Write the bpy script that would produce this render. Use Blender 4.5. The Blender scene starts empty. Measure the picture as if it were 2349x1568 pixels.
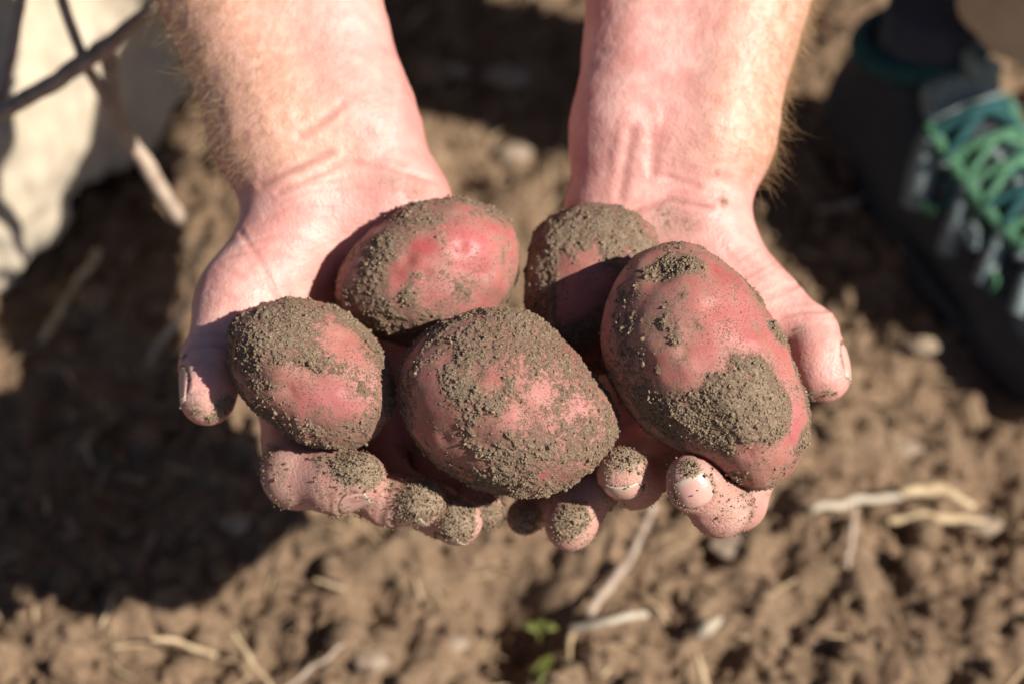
import bpy, math, random
import numpy as np
from mathutils import Vector, Matrix

random.seed(7)
RNG = np.random.default_rng(11)
sc = bpy.context.scene

# ------------------------------------------------------------------ camera, sky, sun, exposure
CAM_H, PITCH, LENS, D0 = 0.92, math.radians(50), 70.0, 0.78
cam_d = bpy.data.cameras.new('camera')
cam = bpy.data.objects.new('camera', cam_d)
sc.collection.objects.link(cam)
cam.location = (0, 0, CAM_H)
cam.rotation_euler = (math.pi / 2 - PITCH, 0, 0)
cam_d.lens, cam_d.sensor_width = LENS, 36.0
cam_d.clip_start, cam_d.clip_end = 0.02, 2000
cam_d.dof.use_dof = True
cam_d.dof.focus_distance = 0.757
cam_d.dof.aperture_fstop = 4.7
sc.camera = cam

SUN = Vector((0.665, -0.335, 0.665)).normalized()          # direction towards the sun
w = bpy.data.worlds.new('World'); sc.world = w; w.use_nodes = True
nt = w.node_tree
sky = nt.nodes.new('ShaderNodeTexSky'); sky.sky_type = 'NISHITA'; sky.sun_disc = False
sky.air_density, sky.dust_density = 0.6, 0.4
sky.sun_elevation = math.asin(SUN.z)
sky.sun_rotation = math.atan2(SUN.x, SUN.y)
nt.links.new(sky.outputs[0], nt.nodes['Background'].inputs[0])
nt.nodes['Background'].inputs[1].default_value = 0.05
sl = bpy.data.lights.new('sun', 'SUN'); sl.energy = 5.0; sl.angle = math.radians(0.5); sl.color = (1.0, 0.945, 0.86)
so = bpy.data.objects.new('sun', sl); sc.collection.objects.link(so)
so.rotation_euler = (-SUN).to_track_quat('-Z', 'Y').to_euler()
so.location = (2, -1, 3)
sc.view_settings.view_transform = 'Standard'
sc.view_settings.look = 'None'
sc.view_settings.exposure = 0.5
sc.view_settings.gamma = 1.0
sc.view_settings.use_curve_mapping = False
sc.cycles.use_denoising = True
sc.cycles.max_bounces = 6

# ------------------------------------------------------------------ frames
# Working frame of the sculpts: centimetres, x right, y along the camera's up, z towards the camera, origin at 78 cm.
PXC = 36.0 / LENS * D0 * 100 / 2349.0
def P(u, v, z=0.0):
    k = PXC * (D0 * 100 - z) / (D0 * 100)
    return np.array([(u - 1174.5) * k, (784 - v) * k, z])
sp_, cp_ = math.sin(PITCH), math.cos(PITCH)
ROT = np.array([[1, 0, 0], [0, sp_, -cp_], [0, cp_, sp_]], float)   # columns: right, up, back
def W(p):                                              # working frame -> world metres
    p = np.asarray(p, float).copy()
    q = p.reshape(-1, 3) / 100.0
    q[:, 2] -= D0
    q = q @ ROT.T
    q[:, 2] += CAM_H
    return q.reshape(p.shape)
def WI(p):                                             # world metres -> working frame
    q = np.asarray(p, float).reshape(-1, 3).copy()
    q[:, 2] -= CAM_H
    q = q @ ROT
    q[:, 2] += D0
    return q * 100
def G(u, v, h=0.0):                                    # world point at height h (m) seen at (u, v)
    k = 36.0 / LENS / 2349.0
    d = ROT @ np.array([(u - 1174.5) * k, (784 - v) * k, -1.0])
    t = (h - CAM_H) / d[2]
    return np.array([0, 0, CAM_H]) + d * t
def pix(pw):                                           # world -> (u, v)
    q = WI(pw); s = (D0 * 100) / (D0 * 100 - q[:, 2]) / PXC
    return q[:, 0] * s + 1174.5, 784 - q[:, 1] * s

# ------------------------------------------------------------------ numpy noise
_tab = np.random.default_rng(3).random(4096).astype(np.float32)
_prm = np.random.default_rng(4).permutation(4096)
def _h(i, j, k):
    return _tab[_prm[(_prm[(_prm[i & 4095] + j) & 4095] + k) & 4095]]
def vnoise(p, s=1.0, seed=0):
    q = np.asarray(p, float) * s + seed * 17.31 + 500
    f = np.floor(q).astype(np.int64); t = q - f
    t = t * t * t * (t * (t * 6 - 15) + 10)
    r = 0
    for a in (0, 1):
        for b in (0, 1):
            for c in (0, 1):
                wgt = (t[:, 0] if a else 1 - t[:, 0]) * (t[:, 1] if b else 1 - t[:, 1]) * (t[:, 2] if c else 1 - t[:, 2])
                r = r + wgt * _h(f[:, 0] + a, f[:, 1] + b, f[:, 2] + c)
    return r
def fbm(p, s, octv=4, gain=0.5, seed=0):
    r, a, tot = 0, 1.0, 0
    for o in range(octv):
        r = r + a * vnoise(p, s * 2.03 ** o, seed + o); tot += a; a *= gain
    return r / tot
def worley(p, s, seed=0, dims=3):
    q = np.asarray(p, float) * s + seed * 9.7 + 300
    f = np.floor(q).astype(np.int64)
    best = np.full(len(q), 9.0)
    rg = (-1, 0, 1)
    for a in rg:
        for b in rg:
            for c in (rg if dims == 3 else (0,)):
                i, j, k = f[:, 0] + a, f[:, 1] + b, f[:, 2] + c
                dx = i + _h(i, j, k) - q[:, 0]; dy = j + _h(j + 77, k, i) - q[:, 1]
                dz = (k + _h(k + 31, i, j) - q[:, 2]) if dims == 3 else 0
                best = np.minimum(best, dx * dx + dy * dy + dz * dz)
    return np.sqrt(best)
def sstep(a, b, x):
    t = np.clip((x - a) / (b - a), 0, 1); return t * t * (3 - 2 * t)

# ------------------------------------------------------------------ mesh helpers
COL = sc.collection
def mesh_from(name, verts, faces, mat, smooth=True, attrs=None):
    me = bpy.data.meshes.new(name)
    verts = np.asarray(verts, np.float32)
    if isinstance(faces, np.ndarray):
        n, k = faces.shape
        me.vertices.add(len(verts)); me.vertices.foreach_set('co', verts.ravel())
        me.loops.add(n * k); me.loops.foreach_set('vertex_index', faces.astype(np.int32).ravel())
        me.polygons.add(n)
        me.polygons.foreach_set('loop_start', np.arange(0, n * k, k, dtype=np.int32))
        try: me.polygons.foreach_set('loop_total', np.full(n, k, np.int32))
        except Exception: pass
        me.update(calc_edges=True)
        me.validate()
    else:
        me.from_pydata([tuple(v) for v in verts], [], [tuple(f) for f in faces])
    me.polygons.foreach_set('use_smooth', np.full(len(me.polygons), smooth))
    for an, av in (attrs or {}).items():
        a = me.attributes.new(an, 'FLOAT', 'POINT')
        a.data.foreach_set('value', np.asarray(av, np.float32))
    if mat: me.materials.append(mat)
    me.update()
    return me
def origin(o):                                         # world location (all transforms here are plain offsets)
    l = Vector(o.location)
    return l + origin(o.parent) if o.parent else l
def add(name, verts, faces, mat, loc=(0, 0, 0), parent=None, smooth=True, attrs=None, kind=None):
    loc = np.asarray(loc, float)
    me = mesh_from(name, np.asarray(verts, float) - loc, faces, mat, smooth, attrs)
    o = bpy.data.objects.new(name, me); COL.objects.link(o)
    if parent: o.parent = parent; o.location = Vector(loc) - origin(parent)
    else: o.location = loc
    if kind: o['kind'] = kind
    return o
def tag(o, label, cat, group=None):
    o['label'] = label; o['category'] = cat
    if group: o['group'] = group
    return o
def empty(name, loc, label, cat, group=None):
    o = bpy.data.objects.new(name, None); COL.objects.link(o); o.location = loc; o.empty_display_size = .05
    return tag(o, label, cat, group)

def vnormals(V, F):
    N = np.zeros_like(V)
    a, b, c = V[F[:, 0]], V[F[:, 1]], V[F[:, 2]]
    n = np.cross(b - a, c - a)
    if F.shape[1] == 4: n = n + np.cross(c - a, V[F[:, 3]] - a)
    for i in range(F.shape[1]):
        for ax in range(3):
            N[:, ax] += np.bincount(F[:, i], n[:, ax], len(V))
    return N / np.maximum(np.linalg.norm(N, axis=1, keepdims=True), 1e-12)
def laplace(V, F, it=2, lam=0.5):
    k = F.shape[1]
    e = np.concatenate([F[:, [i, (i + 1) % k]] for i in range(k)])
    i = np.concatenate([e[:, 0], e[:, 1]]); j = np.concatenate([e[:, 1], e[:, 0]])
    cnt = np.maximum(np.bincount(i, minlength=len(V)), 1)[:, None]
    for _ in range(it):
        S = np.stack([np.bincount(i, V[j, ax], len(V)) for ax in range(3)], 1)
        V = V + lam * (S / cnt - V)
    return V

# ------------------------------------------------------------------ signed distance sculpting
def smin(a, b, k):
    h = np.maximum(k - np.abs(a - b), 0) / k
    return np.minimum(a, b) - h * h * k * 0.25
class Cone:                                            # tapered capsule
    def __init__(s, a, b, r1, r2): s.a, s.b, s.r1, s.r2 = np.asarray(a, float), np.asarray(b, float), r1, r2
    def box(s):
        r = max(s.r1, s.r2); return np.minimum(s.a, s.b) - r, np.maximum(s.a, s.b) + r
    def d(s, X, Y, Z):
        ab = s.b - s.a; L = ab @ ab + 1e-9
        px, py, pz = X - s.a[0], Y - s.a[1], Z - s.a[2]
        h = np.clip((px * ab[0] + py * ab[1] + pz * ab[2]) / L, 0, 1)
        return np.sqrt((px - h * ab[0]) ** 2 + (py - h * ab[1]) ** 2 + (pz - h * ab[2]) ** 2) - (s.r1 + (s.r2 - s.r1) * h)
class Ell:
    def __init__(s, c, r, R=None): s.c, s.r, s.R = np.asarray(c, float), np.asarray(r, float), (np.eye(3) if R is None else np.asarray(R))
    def box(s):
        m = s.r.max(); return s.c - m, s.c + m
    def d(s, X, Y, Z):
        q = [X - s.c[0], Y - s.c[1], Z - s.c[2]]
        l = [q[0] * s.R[0, i] + q[1] * s.R[1, i] + q[2] * s.R[2, i] for i in range(3)]
        k0 = np.sqrt(sum((l[i] / s.r[i]) ** 2 for i in range(3)))
        k1 = np.sqrt(sum((l[i] / s.r[i] ** 2) ** 2 for i in range(3))) + 1e-6
        return k0 * (k0 - 1) / k1
class Field:
    def __init__(s, lo, hi, h):
        s.lo, s.h = np.asarray(lo, float), h
        s.n = np.ceil((np.asarray(hi, float) - s.lo) / h).astype(int) + 1
        s.F = np.full(s.n, 9.0, np.float32)
    def span(s, lo, hi):
        a = np.clip(np.floor((lo - s.lo) / s.h).astype(int), 0, s.n)
        b = np.clip(np.ceil((hi - s.lo) / s.h).astype(int) + 1, 0, s.n)
        return tuple(slice(x, y) for x, y in zip(a, b))
    def axes(s, sl):
        ax = [(s.lo[i] + s.h * np.arange(sl[i].start, sl[i].stop)).astype(np.float32) for i in range(3)]
        return ax[0][:, None, None], ax[1][None, :, None], ax[2][None, None, :]
    def union(s, prims, k, m=1.6):                     # smooth union into F
        for p in prims:
            lo, hi = p.box(); sl = s.span(lo - m, hi + m)
            if min(x.stop - x.start for x in sl) <= 0: continue
            s.F[sl] = smin(s.F[sl], p.d(*s.axes(sl)).astype(np.float32), k)
    def branch(s, base, prims, kin, kout, m=1.4):      # a limb: smooth inside, joined to base, hard against other limbs
        lo = np.min([p.box()[0] for p in prims], 0) - m; hi = np.max([p.box()[1] for p in prims], 0) + m
        sl = s.span(lo, hi); ax = s.axes(sl); f = None
        for p in prims:
            d = p.d(*ax).astype(np.float32); f = d if f is None else smin(f, d, kin)
        s.F[sl] = np.minimum(s.F[sl], smin(base[sl], f, kout))
    def mesh(s):
        F = s.F; ins = F < 0
        n = np.array(F.shape) - 1
        cnt = np.zeros(n, np.int8); off = [(a, b, c) for a in (0, 1) for b in (0, 1) for c in (0, 1)]
        for o in off: cnt += ins[o[0]:o[0] + n[0], o[1]:o[1] + n[1], o[2]:o[2] + n[2]]
        act = np.argwhere((cnt > 0) & (cnt < 8))
        cid = np.full(n, -1, np.int64); cid[tuple(act.T)] = np.arange(len(act))
        vals = {o: F[act[:, 0] + o[0], act[:, 1] + o[1], act[:, 2] + o[2]] for o in off}
        S = np.zeros((len(act), 3)); C = np.zeros(len(act))
        for o in off:
            for ax in range(3):
                if o[ax]: continue
                o2 = tuple(1 if i == ax else o[i] for i in range(3))
                a, b = vals[o], vals[o2]; cr = (a < 0) != (b < 0)
                t = np.where(cr, a / np.where(cr, a - b, 1), 0)
                q = np.tile(np.array(o, float), (len(act), 1)); q[:, ax] += t
                S += q * cr[:, None]; C += cr
        V = s.lo + s.h * (act + S / C[:, None])
        faces = []
        for ax in range(3):
            u, v = (ax + 1) % 3, (ax + 2) % 3
            A = np.moveaxis(ins, (ax, u, v), (0, 1, 2))
            ch = A[:-1] != A[1:]
            ch[:, 0] = False; ch[:, -1] = False; ch[:, :, 0] = False; ch[:, :, -1] = False
            e = np.argwhere(ch)
            CI = np.moveaxis(cid, (ax, u, v), (0, 1, 2))
            q = np.stack([CI[e[:, 0], e[:, 1] - 1, e[:, 2] - 1], CI[e[:, 0], e[:, 1], e[:, 2] - 1], CI[e[:, 0], e[:, 1], e[:, 2]], CI[e[:, 0], e[:, 1] - 1, e[:, 2]]], 1)
            flip = ~A[:-1][tuple(e.T)]
            q[flip] = q[flip][:, ::-1]
            faces.append(q)
        return V, np.concatenate(faces)

# ------------------------------------------------------------------ materials
def rgb(*c): return (c[0], c[1], c[2], 1.0)
class M:
    def __init__(s, name):
        s.m = bpy.data.materials.new(name); s.m.use_nodes = True
        s.t = s.m.node_tree; s.b = s.t.nodes['Principled BSDF']; s.co = s.t.nodes.new('ShaderNodeTexCoord').outputs['Object']
    def n(s, typ, **kw):
        n = s.t.nodes.new(typ)
        for k, v in kw.items():
            if k in n.inputs: s.put(n.inputs[k], v)
            else: setattr(n, k, v)
        return n
    def put(s, i, v):
        if isinstance(v, bpy.types.NodeSocket): s.t.links.new(v, i)
        else: i.default_value = v
    def noise(s, scale, detail=3, rough=.55, vec=None):
        n = s.n('ShaderNodeTexNoise', Scale=scale, Detail=detail, Roughness=rough); s.t.links.new(vec or s.co, n.inputs['Vector']); return n.outputs['Fac']
    def attr(s, name): return s.n('ShaderNodeAttribute', attribute_name=name).outputs['Fac']
    def math(s, op, a, b=0.0, clamp=False):
        n = s.t.nodes.new('ShaderNodeMath'); n.operation = op; n.use_clamp = clamp; s.put(n.inputs[0], a); s.put(n.inputs[1], b); return n.outputs[0]
    def ramp(s, f, a, b):
        n = s.t.nodes.new('ShaderNodeMapRange'); n.interpolation_type = 'SMOOTHSTEP'; s.put(n.inputs[0], f); n.inputs[1].default_value = a; n.inputs[2].default_value = b; return n.outputs[0]
    def mix(s, f, a, b, mode='MIX'):
        n = s.t.nodes.new('ShaderNodeMix'); n.data_type = 'RGBA'; n.blend_type = mode
        s.put(n.inputs[0], f); s.put(n.inputs[6], a); s.put(n.inputs[7], b); return n.outputs[2]
    def bump(s, h, strength, dist, prev=None):
        n = s.n('ShaderNodeBump', Strength=strength, Distance=dist); s.t.links.new(h, n.inputs['Height'])
        if prev: s.t.links.new(prev, n.inputs['Normal'])
        return n.outputs[0]
    def out(s, color=None, rough=.6, normal=None, **kw):
        if color is not None: s.put(s.b.inputs['Base Color'], color)
        s.put(s.b.inputs['Roughness'], rough)
        if normal: s.t.links.new(normal, s.b.inputs['Normal'])
        for k, v in kw.items(): s.put(s.b.inputs[k.replace('_', ' ')], v)
        return s.m

SOIL_D, SOIL_L = rgb(.20, .145, .10), rgb(.42, .315, .22)
GRND_D, GRND_L = rgb(.15, .092, .056), rgb(.37, .25, .16)
def soil_col(m, fine=900, d=None, l=None):
    a = m.ramp(m.noise(fine, 4, .65), .3, .7)
    c = m.mix(a, d or SOIL_D, l or SOIL_L)
    return m.mix(m.ramp(m.noise(fine * .12, 2), .35, .7), c, m.mix(.5, c, rgb(.25, .175, .11)))
def mat_soil():
    m = M('dry soil'); c = soil_col(m, 260, GRND_D, GRND_L)
    c = m.mix(m.math('MULTIPLY', m.ramp(m.noise(14, 4, .6), .5, .72), .5), c, rgb(.135, .085, .052))
    n = m.bump(m.noise(420, 5, .7), .7, .004)
    return m.out(c, .95, n, Specular_IOR_Level=.15)
def mat_crumb():
    m = M('soil crumbs'); c = soil_col(m, 700, rgb(.15, .105, .07), rgb(.36, .265, .18))
    n = m.bump(m.noise(2500, 3, .6), .5, .0004)
    return m.out(c, .95, n, Specular_IOR_Level=.15)
def mat_potato():
    m = M('red potato skin with soil')
    base = m.mix(m.ramp(m.noise(45, 4, .6), .32, .68), rgb(.42, .075, .072), rgb(.56, .185, .16))
    base = m.mix(m.ramp(m.noise(18, 2), .45, .75), base, rgb(.42, .065, .10))
    sp = m.ramp(m.noise(900, 2, .5), .70, .78)                       # lenticels
    base = m.mix(m.math('MULTIPLY', sp, .5), base, rgb(.62, .40, .26))
    dust = m.attr('dust')
    film = m.math('MULTIPLY', dust, m.ramp(m.noise(2100, 4, .8), .28, .66), True)
    base = m.mix(m.math('MULTIPLY', dust, .7, True), base, rgb(.31, .14, .105))
    base = m.mix(m.math('MULTIPLY', film, .8, True), base, rgb(.36, .245, .17))
    f = m.math('ADD', m.attr('soil'), m.math('MULTIPLY', m.math('SUBTRACT', m.noise(2000, 4, .8), .5), 2.0))
    f = m.math('ADD', f, m.math('MULTIPLY', m.math('SUBTRACT', m.noise(520, 4, .7), .5), .9))
    f = m.ramp(f, .46, .60)
    sk = m.math('ADD', m.noise(1500, 3, .6), m.math('MULTIPLY', m.math('SUBTRACT', m.noise(90, 4, .7), .5), .55))
    f = m.math('MAXIMUM', f, m.math('MULTIPLY', m.ramp(sk, .60, .68), .85))
    c = m.mix(f, base, soil_col(m, 1300))
    r = m.mix(f, m.mix(dust, rgb(.47, .47, .47), rgb(.75, .75, .75)), rgb(.95, .95, .95))
    hgt = m.math('ADD', m.math('MULTIPLY', m.noise(1300, 4, .7), f), m.math('MULTIPLY', m.noise(500, 3), .16))
    n = m.bump(hgt, .9, .0011)
    sp_ = m.math('MULTIPLY', m.math('SUBTRACT', 1.0, f), .5)
    return m.out(c, r, n, Specular_IOR_Level=sp_, Subsurface_Weight=.08, Subsurface_Radius=(1, .3, .2), Subsurface_Scale=.003)
def mat_skin():
    m = M('weathered skin')
    c = m.mix(m.ramp(m.noise(95, 3, .6), .3, .7), rgb(.66, .315, .27), rgb(.77, .455, .39))
    c = m.mix(m.math('MULTIPLY', m.ramp(m.noise(28, 4, .65), .42, .72), .45), c, rgb(.64, .30, .26))
    c = m.mix(m.math('MULTIPLY', m.ramp(m.noise(420, 3, .6), .56, .72), .30), c, rgb(.58, .27, .20))
    c = m.mix(m.math('MULTIPLY', m.attr('red'), .85, True), c, rgb(.60, .215, .19))
    tanc = m.mix(m.ramp(m.noise(210, 4, .65), .38, .62), rgb(.56, .30, .20), rgb(.67, .40, .29))
    c = m.mix(m.math('MULTIPLY', m.attr('tan'), .8, True), c, tanc)
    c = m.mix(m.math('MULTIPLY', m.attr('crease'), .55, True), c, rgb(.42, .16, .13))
    f = m.math('ADD', m.attr('soil'), m.math('MULTIPLY', m.math('SUBTRACT', m.noise(1000, 4, .7), .5), 1.1))
    dusty = m.ramp(f, .12, .6)
    c = m.mix(m.math('MULTIPLY', dusty, m.ramp(m.noise(1500, 4, .75), .25, .7)), c, rgb(.40, .29, .205))
    f = m.ramp(f, .50, .62)
    c = m.mix(f, c, soil_col(m, 1300))
    vo = m.n('ShaderNodeTexVoronoi', Scale=900); m.t.links.new(m.co, vo.inputs['Vector'])
    h = m.math('ADD', m.math('MULTIPLY', vo.outputs[0], .35), m.math('MULTIPLY', m.noise(320, 4, .65), .8))
    h = m.math('ADD', h, m.math('MULTIPLY', m.math('MULTIPLY', m.noise(1300, 3, .7), dusty), 1.8))
    n = m.bump(h, .6, .0008)
    r = m.mix(f, rgb(.46, .46, .46), rgb(.95, .95, .95))
    return m.out(c, r, n, Specular_IOR_Level=m.math('MULTIPLY', m.math('SUBTRACT', 1.0, dusty), .42),
                 Subsurface_Weight=m.math('MULTIPLY', m.math('SUBTRACT', 1.0, f), .28), Subsurface_Radius=(1, .38, .22), Subsurface_Scale=.006)
def mat_nail():
    m = M('fingernail')
    c = m.mix(m.attr('free'), m.mix(m.noise(250, 2), rgb(.62, .33, .28), rgb(.68, .41, .35)), rgb(.56, .45, .35))
    c = m.mix(m.math('MULTIPLY', m.attr('soil'), m.ramp(m.noise(1200, 4, .7), .3, .6)), c, rgb(.25, .17, .115))
    return m.out(c, .34, m.bump(m.noise(900, 3), .25, .0004), Subsurface_Weight=.2, Subsurface_Radius=(1, .4, .3), Subsurface_Scale=.003)
def mat_plain(name, c1, c2, scale=300, rough=.8, bump=.4, dist=.001, spec=.3):
    m = M(name); c = m.mix(m.ramp(m.noise(scale, 4, .6), .3, .7), rgb(*c1), rgb(*c2))
    return m.out(c, rough, m.bump(m.noise(scale * 2.2, 3), bump, dist), Specular_IOR_Level=spec)
def mat_cloth(name, c1, c2, scale=1600):
    m = M(name); c = m.mix(m.ramp(m.noise(40, 3), .3, .7), rgb(*c1), rgb(*c2))
    wv = m.n('ShaderNodeTexWave', Scale=scale, Distortion=.6); m.t.links.new(m.co, wv.inputs['Vector'])
    return m.out(c, .9, m.bump(wv.outputs['Fac'], .3, .0006), Specular_IOR_Level=.1, Sheen_Weight=.15)

MSOIL, MCRUMB, MPOT, MSKIN, MNAIL = mat_soil(), mat_crumb(), mat_potato(), mat_skin(), mat_nail()
MSTRAW = mat_plain('dry straw', (.42, .29, .16), (.62, .48, .30), 160, .6, .3)
MPALE = mat_plain('bleached straw', (.40, .33, .24), (.56, .48, .37), 160, .6, .3)
MSTALK = mat_plain('weathered stalk', (.34, .25, .19), (.55, .43, .33), 120, .75, .5)
MHAIR = mat_plain('arm hair', (.40, .25, .12), (.60, .42, .22), 90, .5, .0)
MSTONE = mat_plain('pale stone', (.26, .19, .135), (.36, .275, .20), 200, .8, .5)
MTROU = mat_cloth('sand coloured trouser cloth', (.50, .415, .305), (.60, .51, .39))
MSHIRT = mat_cloth('dark shirt cloth', (.05, .055, .07), (.07, .075, .09))
MGREEN = mat_plain('green leaf', (.09, .10, .02), (.17, .17, .04), 90, .5, .3)

# ------------------------------------------------------------------ crumbs: small irregular grains as one mesh
def _ico():
    t = (1 + 5 ** .5) / 2
    v = np.array([(-1, t, 0), (1, t, 0), (-1, -t, 0), (1, -t, 0), (0, -1, t), (0, 1, t), (0, -1, -t), (0, 1, -t), (t, 0, -1), (t, 0, 1), (-t, 0, -1), (-t, 0, 1)], float)
    f = np.array([(0, 11, 5), (0, 5, 1), (0, 1, 7), (0, 7, 10), (0, 10, 11), (1, 5, 9), (5, 11, 4), (11, 10, 2), (10, 7, 6), (7, 1, 8), (3, 9, 4), (3, 4, 2), (3, 2, 6), (3, 6, 8), (3, 8, 9), (4, 9, 5), (2, 4, 11), (6, 2, 10), (8, 6, 7), (9, 8, 1)])
    return v / np.linalg.norm(v[0]), f
ICO_V, ICO_F = _ico()
OCT_V = np.array([(1, 0, 0), (-1, 0, 0), (0, 1, 0), (0, -1, 0), (0, 0, 1), (0, 0, -1)], float)
OCT_F = np.array([(0, 2, 4), (2, 1, 4), (1, 3, 4), (3, 0, 4), (2, 0, 5), (1, 2, 5), (3, 1, 5), (0, 3, 5)])
def rand_rot(n):
    q = RNG.normal(size=(n, 4)); q /= np.linalg.norm(q, axis=1, keepdims=True)
    a, b, c, d = q.T
    return np.stack([np.stack([1 - 2 * (c * c + d * d), 2 * (b * c - a * d), 2 * (b * d + a * c)], 1),
                     np.stack([2 * (b * c + a * d), 1 - 2 * (b * b + d * d), 2 * (c * d - a * b)], 1),
                     np.stack([2 * (b * d - a * c), 2 * (c * d + a * b), 1 - 2 * (b * b + c * c)], 1)], 1)
def grains(pos, size, octa=False, jit=.28):
    BV, BF = (OCT_V, OCT_F) if octa else (ICO_V, ICO_F)
    n = len(pos)
    v = BV[None] * (1 + jit * RNG.normal(size=(n, len(BV), 1))) * RNG.uniform(.65, 1.25, (n, 1, 3))
    v = np.einsum('nij,nkj->nki', rand_rot(n), v) * np.asarray(size)[:, None, None] + np.asarray(pos)[:, None, :]
    f = BF[None] + (np.arange(n) * len(BV))[:, None, None]
    return v.reshape(-1, 3), f.reshape(-1, 3)

# ------------------------------------------------------------------ potatoes
def icosphere(sub):
    import bmesh
    bm = bmesh.new(); bmesh.ops.create_icosphere(bm, subdivisions=sub, radius=1)
    V = np.array([v.co[:] for v in bm.verts]); F = np.array([[v.index for v in f.verts] for f in bm.faces]); bm.free()
    return V, F
ISO8, ISO7 = icosphere(8), icosphere(7)
def rotz(a): return np.array([[math.cos(a), -math.sin(a), 0], [math.sin(a), math.cos(a), 0], [0, 0, 1]])
def rotx(a): return np.array([[1, 0, 0], [0, math.cos(a), -math.sin(a)], [0, math.sin(a), math.cos(a)]])
def roty(a): return np.array([[math.cos(a), 0, math.sin(a)], [0, 1, 0], [-math.sin(a), 0, math.cos(a)]])
def front_index(Vc, Nc, u, v):
    s = (D0 * 100) / (D0 * 100 - Vc[:, 2]) / PXC
    d = (Vc[:, 0] * s + 1174.5 - u) ** 2 + (784 - Vc[:, 1] * s - v) ** 2
    d = d + np.where(Nc[:, 2] < .05, 1e5, 0)
    near = np.flatnonzero(d < d.min() + 60)
    return int(near[np.argmax(Vc[near, 2])])
def potato(label, c, r, R, seed, bumps, soil, dust, base=.25, spk=.5, eyes=(), rim=.0, ncr=5000, outline=None, iso=None):
    """bumps: (u, v, radius cm, height cm); soil: (u, v, radius px, strength); eyes: (u, v, radius cm, depth cm)"""
    S, F = iso or ISO8
    V = S * np.asarray(r)
    n1 = fbm(S, 1.1, 2, .5, seed) - .5
    V = V * (1 + .16 * n1 + .05 * (fbm(S, 3.0, 2, .5, seed + 5) - .5))[:, None]
    V = V @ np.asarray(R).T + c
    if outline:                                         # draw the sides in or out until the potato has the outline it has in the photograph
        ol = np.asarray(outline, float); cu, cv = ol.mean(0); c0 = P(cu, cv, c[2])
        tt = np.linspace(0, 1, 30, endpoint=False); dense = np.concatenate([a + (b - a) * tt[:, None] for a, b in zip(ol, np.roll(ol, -1, 0))])
        nb = 72; th = np.arange(nb) / nb * 2 * math.pi
        def prof(x, y, red):
            k = np.round(np.arctan2(y, x) / (2 * math.pi) * nb).astype(int) % nb; o = np.zeros(nb); cn = np.zeros(nb); rr = np.hypot(x, y)
            if red: np.maximum.at(o, k, rr)
            else: np.add.at(o, k, rr); np.add.at(cn, k, 1); o = o / np.maximum(cn, 1)
            g = np.exp(-(np.minimum(np.arange(nb), nb - np.arange(nb)) / 2.2) ** 2); g /= g.sum()
            return np.real(np.fft.ifft(np.fft.fft(o) * np.fft.fft(g)))
        tgt = prof(dense[:, 0] - cu, cv - dense[:, 1], False) * .985
        for _ in range(3):
            sc_l = (D0 * 100) / (D0 * 100 - V[:, 2]) / PXC
            x, y = V[:, 0] * sc_l + 1174.5 - cu, cv - (784 - V[:, 1] * sc_l)
            rat = tgt / prof(x, y, True)
            ang = np.arctan2(V[:, 1] - c0[1], V[:, 0] - c0[0]) / (2 * math.pi) * nb
            f = np.interp(ang % nb, np.arange(nb + 1), np.append(rat, rat[0]))
            V[:, 0] = c0[0] + (V[:, 0] - c0[0]) * f; V[:, 1] = c0[1] + (V[:, 1] - c0[1]) * f
    N = vnormals(V, F)
    for u, v, rad, h in bumps:
        q = V[front_index(V, N, u, v)]; d = np.linalg.norm(V - q, axis=1)
        V = V + N * (h * np.exp(-(d / rad) ** 2))[:, None]
    so = np.full(len(V), 0.0)
    for u, v, rad, h in eyes:
        q = V[front_index(V, N, u, v)]; d = np.linalg.norm(V - q, axis=1)
        V = V - N * (h * np.exp(-(d / rad) ** 2))[:, None]
    N = vnormals(V, F)
    big = fbm(V, .55, 4, .55, seed + 20); mid = fbm(V, 2.2, 4, .6, seed + 30); fin = fbm(V, 7.0, 3, .6, seed + 40)
    so = base + (big - .5) * 1.1
    neg = np.zeros(len(V))
    for u, v, rad, st in soil:
        q = V[front_index(V, N, u, v)]; d = np.linalg.norm(V - q, axis=1) / (rad * PXC)
        d = d * (1 + .9 * (mid - .5) + .5 * (fin - .5))
        wgt = 1 - sstep(.15, 1.45, d)
        if st > 0: so = np.maximum(so, so * (1 - wgt) + (st + .25 * (fin - .5)) * wgt)
        else: neg = np.maximum(neg, -st * wgt)
    so = so + (mid - .5) * 1.1 * spk + (fin - .5) * .9 * spk
    so = so * (1 - neg) + .13 * neg; so = np.maximum(so, .10 + .1 * big)
    if rim: so = so + rim * sstep(.55, .05, N[:, 2])
    so = np.clip(so - .08, 0, 1)
    thick = sstep(.42, .75, so)
    V = V + N * (thick * (.015 + .07 * fin + .07 * (mid - .3)))[:, None]
    du = np.clip(dust + .34 + 1.2 * (big - .5) + .6 * (mid - .5) + .5 * sstep(.08, .42, so), 0, .9) * (1 - .40 * neg)
    Wv = W(V); loc = W(np.asarray(c))
    o = add('red_potato', Wv, F, MPOT, loc, attrs={'soil': so, 'dust': du})
    tag(o, label, 'potato', 'soil covered red potatoes held in cupped hands')
    pr = (sstep(.36, .75, so) + .03 + .14 * sstep(.12, .4, so)) * (N[:, 2] > -.35)
    idx = RNG.choice(len(V), ncr, p=pr / pr.sum())
    Nw = vnormals(Wv, F)
    size = np.clip(RNG.lognormal(-8.75, .55, ncr), .00008, .0010) * np.clip(.55 + .7 * so[idx], .5, 1.1)
    pos = Wv[idx] + Nw[idx] * size[:, None] * .35
    sm = size < .00030
    gv, gf = grains(pos[~sm], size[~sm]); gv2, gf2 = grains(pos[sm], size[sm], octa=True, jit=.2)
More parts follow.
